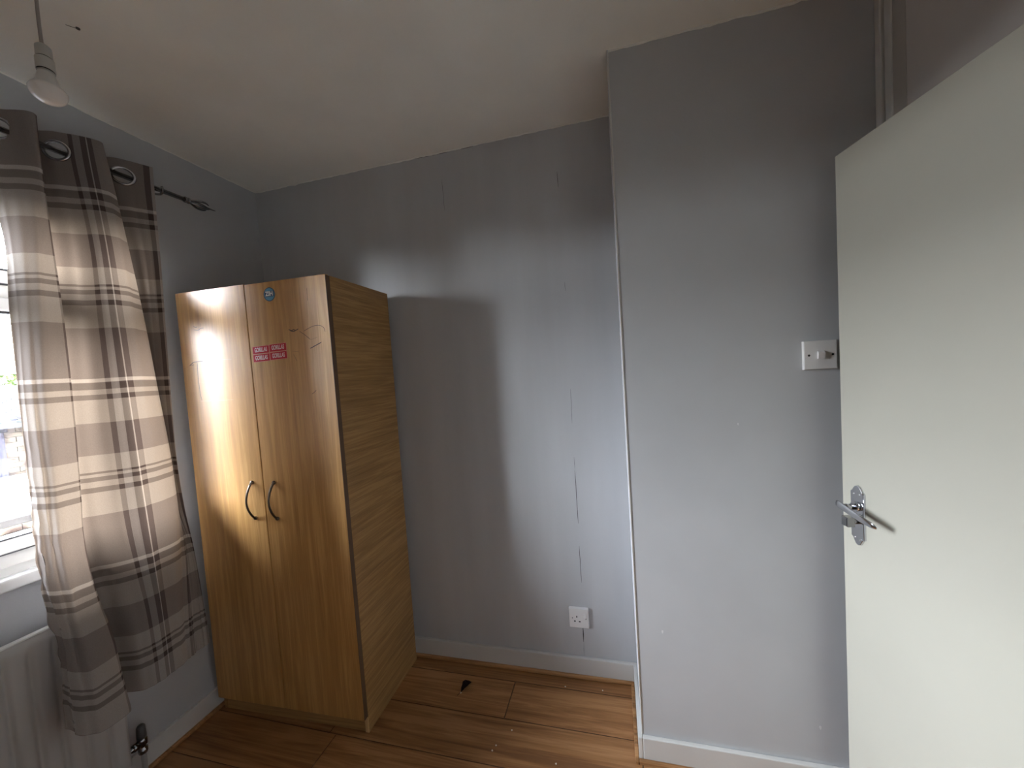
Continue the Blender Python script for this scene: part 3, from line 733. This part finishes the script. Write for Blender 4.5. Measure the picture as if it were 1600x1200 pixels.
for p, d in eyes:
    d.z = 0; d.normalize(); nrm = Vector((d.y, -d.x, 0))
    up = Vector((0, 0, 1)); bm = bmesh.new(); NN, KK = 32, 8; rg = []
    for a in range(NN):
        th = 2*PI*a/NN; rad = d*math.cos(th) + up*math.sin(th); ring = []
        for b in range(KK):
            ph = 2*PI*b/KK; ring.append(bm.verts.new(p - base + rad*(0.0290+0.0048*math.cos(ph)) + nrm*0.0042*math.sin(ph)))
        rg.append(ring)
    for a in range(NN):
        for b in range(KK):
            f = bm.faces.new((rg[a][b], rg[(a+1) % NN][b], rg[(a+1) % NN][(b+1) % KK], rg[a][(b+1) % KK])); f.smooth = True
    bmesh.ops.recalc_face_normals(bm, faces=list(bm.faces))
    mesh_obj('eyelet', bm, EYE, ct)

# second curtain added out of view to narrow the window light and sharpen shadows
added_curtain = empty('curtain', (0.10, -1.335, 0), 0, 'beige and taupe checked eyelet curtain at the window side nearest the rear wall', 'curtain')
for ch in list(ct.children):
    c_ = ch.copy(); ALL.link(c_); c_.parent = added_curtain; c_.scale = (1, -1, 1)

# ================================================================ HANGING BULB
hb = empty('pendant_light', (0.512, -0.953, H), 0, 'unlit frosted bulb hanging from a grey cord and white lampholder', 'pendant light')
CORD = simple('grey_cord', (0.30, 0.27, 0.24, 1), 0.7); HOLD = simple('aged_lampholder_plastic', (0.50, 0.50, 0.46, 1), 0.4)
bm = bmesh.new(); lathe(bm, [(0, 0), (0.043, 0), (0.043, -0.006), (0.036, -0.018), (0.012, -0.024), (0, -0.024)], 32); mesh_obj('ceiling_rose', bm, PLAS, hb)
bm = bmesh.new(); pts = []
for k in range(41):
    z = -0.02 - (0.185-0.02)*k/40; pts.append((0.0018*math.sin(z*26)+0.002*math.sin(z*11), 0.0015*math.cos(z*19), z))
pts.append((0, 0, -0.188)); tube(bm, pts, 0.0031, 10); mesh_obj('cord', bm, CORD, hb)
z0 = -0.180
TLT = Matrix.Translation((0, 0, z0)) @ Matrix.Rotation(math.radians(9), 4, Vector((0.433, 0.90, 0)).normalized() * -1) @ Matrix.Translation((0, 0, -z0))
bm = bmesh.new(); lathe(bm, [(0.0, z0+0.001), (0.010, z0), (0.0128, z0-0.004), (0.0134, z0-0.030), (0.0136, z0-0.0312), (0, z0-0.0312)], 28, TLT); mesh_obj('lampholder_cap', bm, HOLD, hb)
for (r_, a_, b_) in ((0.0132, 0.0308, 0.0338), (0.0143, 0.0626, 0.0662)):
    bm = bmesh.new(); lathe(bm, [(r_, z0-a_), (r_, z0-b_)], 28, TLT); mesh_obj('dark_joint', bm, BLACK, hb)
bm = bmesh.new(); lathe(bm, [(0.0128, z0-0.0334), (0.0150, z0-0.0343), (0.0152, z0-0.0625), (0.0144, z0-0.0635), (0.0, z0-0.0635)], 28, TLT); mesh_obj('lampholder_skirt', bm, HOLD, hb)
zb = z0-0.0655
bl = empty('bulb'); bl.parent = hb
bm = bmesh.new(); lathe(bm, [(0.0, zb), (0.0135, zb), (0.0140, zb-0.008), (0.0155, zb-0.016), (0.0185, zb-0.029), (0.0250, zb-0.040), (0.0285, zb-0.046), (0.0, zb-0.046)], 40, TLT); mesh_obj('bulb_body', bm, simple('white_bulb_body', (0.66, 0.66, 0.63, 1), 0.3), bl)
bm = bmesh.new(); pr = [(0.0287, zb-0.0455)] + [(0.0300*math.cos(a), zb-0.048-0.0280*math.sin(a)) for a in [k*PI/2/12 for k in range(12)]] + [(0, zb-0.076)]
lathe(bm, pr, 40, TLT); mesh_obj('bulb_dome', bm, simple('frosted_bulb_dome', (0.80, 0.77, 0.73, 1), 0.22), bl)

# ================================================================ FLOOR DEBRIS
DK = simple('dark_torn_leaf', (0.030, 0.010, 0.008, 1), 0.8)
lf = empty('torn_leaf', (1.066, -0.150, 0), -0.45, 'small dark curled dry leaf lying on the floor by the back skirting', 'leaf')
bm = bmesh.new(); n = 14; L_ = []
for k in range(n+1):
    t = k/n; wd_ = 0.018*math.sin(PI*t)**0.7*(0.8+0.5*noise.noise(Vector((t*6, 3, 1))))+0.0006
    y = -0.03+0.062*t; h = 0.002+0.014*math.sin(PI*t)
    L_.append([bm.verts.new((-wd_, y, h+0.007*math.sin(PI*t))), bm.verts.new((0, y+0.002, h*0.25+0.001)), bm.verts.new((wd_*0.9, y, h+0.003))])
for a, b in zip(L_, L_[1:]):
    for j in range(2): bm.faces.new((a[j], b[j], b[j+1], a[j+1]))
ret = bmesh.ops.solidify(bm, geom=list(bm.faces), thickness=0.0008)
mesh_obj('blade', bm, DK, lf)
bm = bmesh.new(); tube(bm, [(0, -0.028, 0.002), (-0.003, -0.040, 0.001), (-0.002, -0.050, 0.001)], 0.0009, 6); mesh_obj('stalk', bm, DK, lf)
FLK = simple('paint_flake_white', (0.75, 0.70, 0.62, 1), 0.7)
random.seed(7)
proto = None
for i, (x, y, s, lab) in enumerate(((1.277, -0.363, 0.0035, 'white paint flake on the floor, farther of two side by side'), (1.269, -0.383, 0.0035, 'white paint flake on the floor, nearer of two side by side'),
        (1.508, -0.386, 0.0035, 'white paint flake on the floor nearest the boxed wall corner'), (1.320, -0.298, 0.003, 'white paint flake on the floor beside a plank joint'),
        (1.052, -0.178, 0.004, 'pale crumb beside the dark dry leaf'), (1.50, -0.075, 0.003, 'white crumb on the floor against the back skirting below the socket'), (1.66, -0.068, 0.003, 'white crumb by the skirting towards the boxed wall'))):
    bm = bmesh.new(); prism(bm, [(s*(0.7+0.5*random.random())*math.cos(t), s*(0.7+0.5*random.random())*math.sin(t)) for t in [k*PI/3 for k in range(6)]], lambda a, b, d: Vector((a, b, d)), 0, 0.0014)
    o = mesh_obj('paint_flake', bm, FLK, None, label=lab, category='debris', group='specks of debris on the floor'); o.location = (x, y, 0.0001)

# ================================================================ OUTSIDE
GND = -2.7
box('ground', -60, -0.27, -40, 60, GND-0.2, GND, paint('yard_paving', (0.38, 0.345, 0.29, 1), 0.9, 0.1), kind='structure')
BR = NT('pale_brick')
oi = BR.n('TexCoord'); vo = BR.n('TexNoise', Scale=4.5, Detail=1.0); BR.l(oi.outputs['Object'], vo.inputs['Vector'])
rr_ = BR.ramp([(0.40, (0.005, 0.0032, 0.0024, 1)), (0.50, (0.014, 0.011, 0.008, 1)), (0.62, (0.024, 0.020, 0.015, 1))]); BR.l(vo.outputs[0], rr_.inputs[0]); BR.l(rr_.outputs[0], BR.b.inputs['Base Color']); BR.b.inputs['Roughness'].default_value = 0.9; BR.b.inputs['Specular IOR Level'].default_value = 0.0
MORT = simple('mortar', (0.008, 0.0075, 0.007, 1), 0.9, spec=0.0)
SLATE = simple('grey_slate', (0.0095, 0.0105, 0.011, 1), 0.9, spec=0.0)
def brickwall(bm, x, y0, y1, z0, z1):
    r = 0; z = z0
    while z < z1-0.02:
        y = y0 - (0.1125 if r % 2 else 0)
        while y < y1:
            a, b = max(y, y0), min(y+0.215, y1)
            if b-a > 0.03: 
                j = 0.006*random.random(); vs_ = [bm.verts.new(q) for q in ((x, a, z), (x+0.012+j, a, z), (x+0.012+j, b, z), (x, b, z), (x, a, z+0.065), (x+0.012+j, a, z+0.065), (x+0.012+j, b, z+0.065), (x, b, z+0.065))]
                for f in ((1, 2, 6, 5), (4, 5, 6, 7), (0, 3, 2, 1), (0, 1, 5, 4), (2, 3, 7, 6)): bm.faces.new([vs_[k] for k in f])
            y += 0.225
        z += 0.075; r += 1
h1 = empty('brick_house', (-7, 2, GND), 0, 'pale brick house with a grey slate roof seen through the window gap', 'house')
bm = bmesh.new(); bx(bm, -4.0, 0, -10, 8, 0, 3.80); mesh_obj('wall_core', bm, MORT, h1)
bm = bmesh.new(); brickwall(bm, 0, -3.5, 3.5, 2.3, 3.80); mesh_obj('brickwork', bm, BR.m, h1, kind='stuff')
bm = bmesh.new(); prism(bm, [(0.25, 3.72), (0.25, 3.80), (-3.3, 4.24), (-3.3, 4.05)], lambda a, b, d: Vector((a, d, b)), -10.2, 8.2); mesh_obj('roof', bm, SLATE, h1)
bm = bmesh.new()
for r in range(14):
    a = 0.27 - r*0.25; zz = 3.80+(0.25-a)*0.124
    y = -3.5 - (0.15 if r % 2 else 0)
    while y < 3.5:
        bx(bm, a-0.27, a, y+0.004, y+0.296, zz+0.004, zz+0.020); y += 0.30
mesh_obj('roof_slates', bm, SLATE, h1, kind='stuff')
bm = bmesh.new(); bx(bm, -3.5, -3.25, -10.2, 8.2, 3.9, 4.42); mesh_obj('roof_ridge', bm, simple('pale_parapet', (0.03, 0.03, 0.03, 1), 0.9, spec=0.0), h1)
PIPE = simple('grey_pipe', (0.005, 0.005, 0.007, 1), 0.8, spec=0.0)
yp = -1.56 + 0.375*8.7 - 2
bm = bmesh.new(); tube(bm, [(0.07, yp, 0), (0.07, yp, 3.72)], 0.04, 12); tube(bm, [(0.07, yp, 3.66), (0.07, yp, 3.80)], 0.075, 12); mesh_obj('downpipe', bm, PIPE, h1)
bm = bmesh.new(); tube(bm, [(0.10, yp, 3.74), (0.12, yp+0.45, 4.02), (0.10, yp+0.9, 4.25)], 0.018, 8); mesh_obj('stay_cable', bm, PIPE, h1)
h2 = empty('rear_extension', (-4.6, 1.2, GND), 0, 'low brick extension with a white roof edge just outside the window', 'building')
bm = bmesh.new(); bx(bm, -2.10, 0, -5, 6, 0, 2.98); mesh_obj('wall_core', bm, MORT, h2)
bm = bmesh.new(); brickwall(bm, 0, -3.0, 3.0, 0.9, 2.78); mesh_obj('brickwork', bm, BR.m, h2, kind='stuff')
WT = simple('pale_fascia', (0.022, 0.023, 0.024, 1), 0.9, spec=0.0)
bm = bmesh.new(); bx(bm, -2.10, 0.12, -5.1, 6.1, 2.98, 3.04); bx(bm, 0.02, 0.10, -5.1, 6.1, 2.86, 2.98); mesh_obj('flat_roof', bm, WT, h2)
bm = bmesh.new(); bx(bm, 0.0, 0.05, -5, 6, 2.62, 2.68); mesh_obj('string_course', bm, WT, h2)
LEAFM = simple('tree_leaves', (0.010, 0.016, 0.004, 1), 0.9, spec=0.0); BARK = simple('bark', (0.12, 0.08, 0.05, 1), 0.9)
random.seed(11)
for (x, y, top, lab) in ((-14, 4.9, 2.25, 'light green tree beyond the brick house roof, nearer to the curtain'), (-17.5, 2.6, 2.8, 'light green tree beyond the brick house roof, taller one further left')):
    tr = empty('tree', (x, y, GND), 0, lab, 'tree', group='trees beyond the brick house')
    bm = bmesh.new(); tube(bm, [(0, 0, 0), (0.05, 0.02, 2.2), (0.0, 0.1, 3.6)], [0.16, 0.12, 0.06], 10); mesh_obj('trunk', bm, BARK, tr)
    bm = bmesh.new(); ch = top-GND
    for k in range(3800):
        th, ph = random.random()*2*PI, math.acos(2*random.random()-1); r = 1.25*random.random()**0.35
        p = Vector((r*math.sin(ph)*math.cos(th), r*math.sin(ph)*math.sin(th), ch-1.35+r*math.cos(ph)*1.1))
        p += Vector((1, 1, 1))*0.25*noise.noise(p*1.5)
        a = Vector((random.gauss(0, 1), random.gauss(0, 1), random.gauss(0, 1))).normalized(); b = a.orthogonal().normalized(); s = 0.07
        bm.faces.new([bm.verts.new(p+a*s), bm.verts.new(p+b*s*0.6), bm.verts.new(p-a*s), bm.verts.new(p-b*s*0.6)])
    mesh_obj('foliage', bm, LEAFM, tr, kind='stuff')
